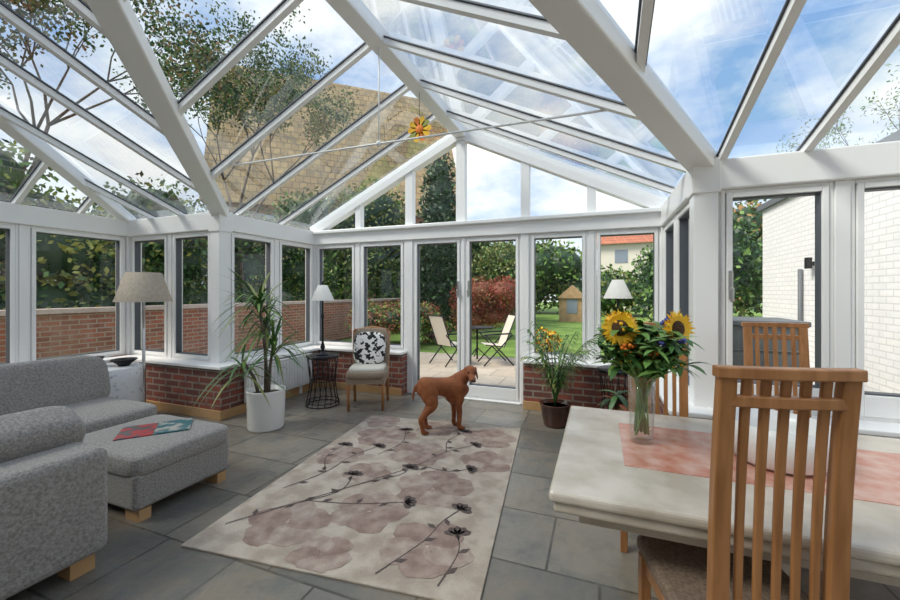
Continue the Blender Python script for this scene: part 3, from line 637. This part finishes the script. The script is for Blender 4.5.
foliage('flower_border',blobs(8,(-1.9,-1.1),(9,10),(.15,.35),(.2,.28)),3500,.035,['g1','g2','petal','orange'])
foliage('flower_border',blobs(8,(1.2,2.2),(9.5,11),(.4,.9),(.4,.5)),4000,.05,['g1','g2','y2'])
def bare(name,base,H,seed,leaf=['y2','o1','g1'],n=1500):
    random.seed(seed); e=empty(name); b=MB(); tips=[]
    def br(p,d,L,r,dep):
        q=p+d*L; b.tube([p,p.lerp(q,.5)+V((random.uniform(-.05,.05),)*3)*L,q],[r,r*.8,r*.6],5)
        if dep==0: tips.append(q); return
        for _ in range(3):
            nd=(d+V((random.uniform(-.8,.8),random.uniform(-.8,.8),random.uniform(-.25,.5)))).normalized(); br(q,nd,L*random.uniform(.6,.82),r*.55,dep-1)
            if dep<3: tips.append(q)
    br(V(base),V((random.uniform(-.1,.1),random.uniform(-.1,.1),1)).normalized(),H*.32,.09,5)
    b.done('branches',['bark'],e)
    l=MB()
    for _ in range(n):
        c=random.choice(tips)+V((random.gauss(0,.16),random.gauss(0,.16),random.gauss(0,.16))); a=V((random.gauss(0,1),random.gauss(0,1),random.gauss(0,1))).normalized(); q=a.orthogonal().normalized(); s_=random.uniform(.03,.06)
        l.add([c-a*s_,c-q*s_*.6,c+a*s_,c+q*s_*.6],[(0,1,2,3)],random.randrange(len(leaf)))
    l.done('leaves',leaf,e)
bare('birch_tree',(-9.6,3.6,GZ),9,3,['g3','o1','g1','y2'],n=8000); bare('birch_tree',(-9.8,8.2,GZ),9.5,5,['g3','g1','y2'],13000); bare('birch_tree',(-9.0,.4,GZ),9,8,n=7000); bare('birch_tree',(8.0,12.5,GZ),7.5,9,['g1','g2','y2'],6500)
# ---------------------------------------------------------------- world, sun, camera
w=bpy.data.worlds.new('World'); S.world=w; w.use_nodes=True; N=w.node_tree.nodes; L=w.node_tree.links; N.clear()
o=N.new('ShaderNodeOutputWorld'); bg=N.new('ShaderNodeBackground'); L.new(bg.outputs[0],o.inputs[0])
tc=N.new('ShaderNodeTexCoord'); sp=N.new('ShaderNodeSeparateXYZ'); L.new(tc.outputs['Generated'],sp.inputs[0])
gr=N.new('ShaderNodeValToRGB'); gr.color_ramp.elements[0].position=0; gr.color_ramp.elements[0].color=(.62,.71,.82,1); gr.color_ramp.elements[1].position=.75; gr.color_ramp.elements[1].color=(.13,.26,.50,1)
e_=gr.color_ramp.elements.new(.3); e_.color=(.27,.42,.66,1); L.new(sp.outputs[2],gr.inputs[0])
mp=N.new('ShaderNodeMapping'); mp.inputs['Scale'].default_value=(1,1,2.0); mp.inputs['Location'].default_value=(.35,.1,0); L.new(tc.outputs['Generated'],mp.inputs[0])
no=N.new('ShaderNodeTexNoise'); no.inputs['Scale'].default_value=2.3; no.inputs['Detail'].default_value=10; no.inputs['Roughness'].default_value=.58; L.new(mp.outputs[0],no.inputs['Vector'])
cr=N.new('ShaderNodeValToRGB'); cr.color_ramp.elements[0].position=.40; cr.color_ramp.elements[1].position=.60; L.new(no.outputs['Fac'],cr.inputs[0])
mx=N.new('ShaderNodeMixRGB'); mx.inputs[2].default_value=(.92,.885,.84,1); L.new(cr.outputs[0],mx.inputs[0]); L.new(gr.outputs[0],mx.inputs[1]); L.new(mx.outputs[0],bg.inputs[0]); bg.inputs[1].default_value=1.1
sd=bpy.data.lights.new('sun','SUN'); sd.energy=3.3; sd.angle=math.radians(20); sd.color=(1,.92,.80); so=bpy.data.objects.new('sun',sd); S.collection.objects.link(so); so.rotation_euler=(math.radians(42),0,math.radians(-55))
cd=bpy.data.cameras.new('camera'); cd.sensor_width=36; cd.lens=15.6; cd.shift_y=-8/900; cd.clip_end=300; cd.clip_start=.02
co=bpy.data.objects.new('camera',cd); S.collection.objects.link(co); co.location=(0,0,1.4); co.rotation_euler=(math.radians(90),0,math.radians(21.04)); S.camera=co
S.view_settings.view_transform='Standard'; S.view_settings.exposure=.5
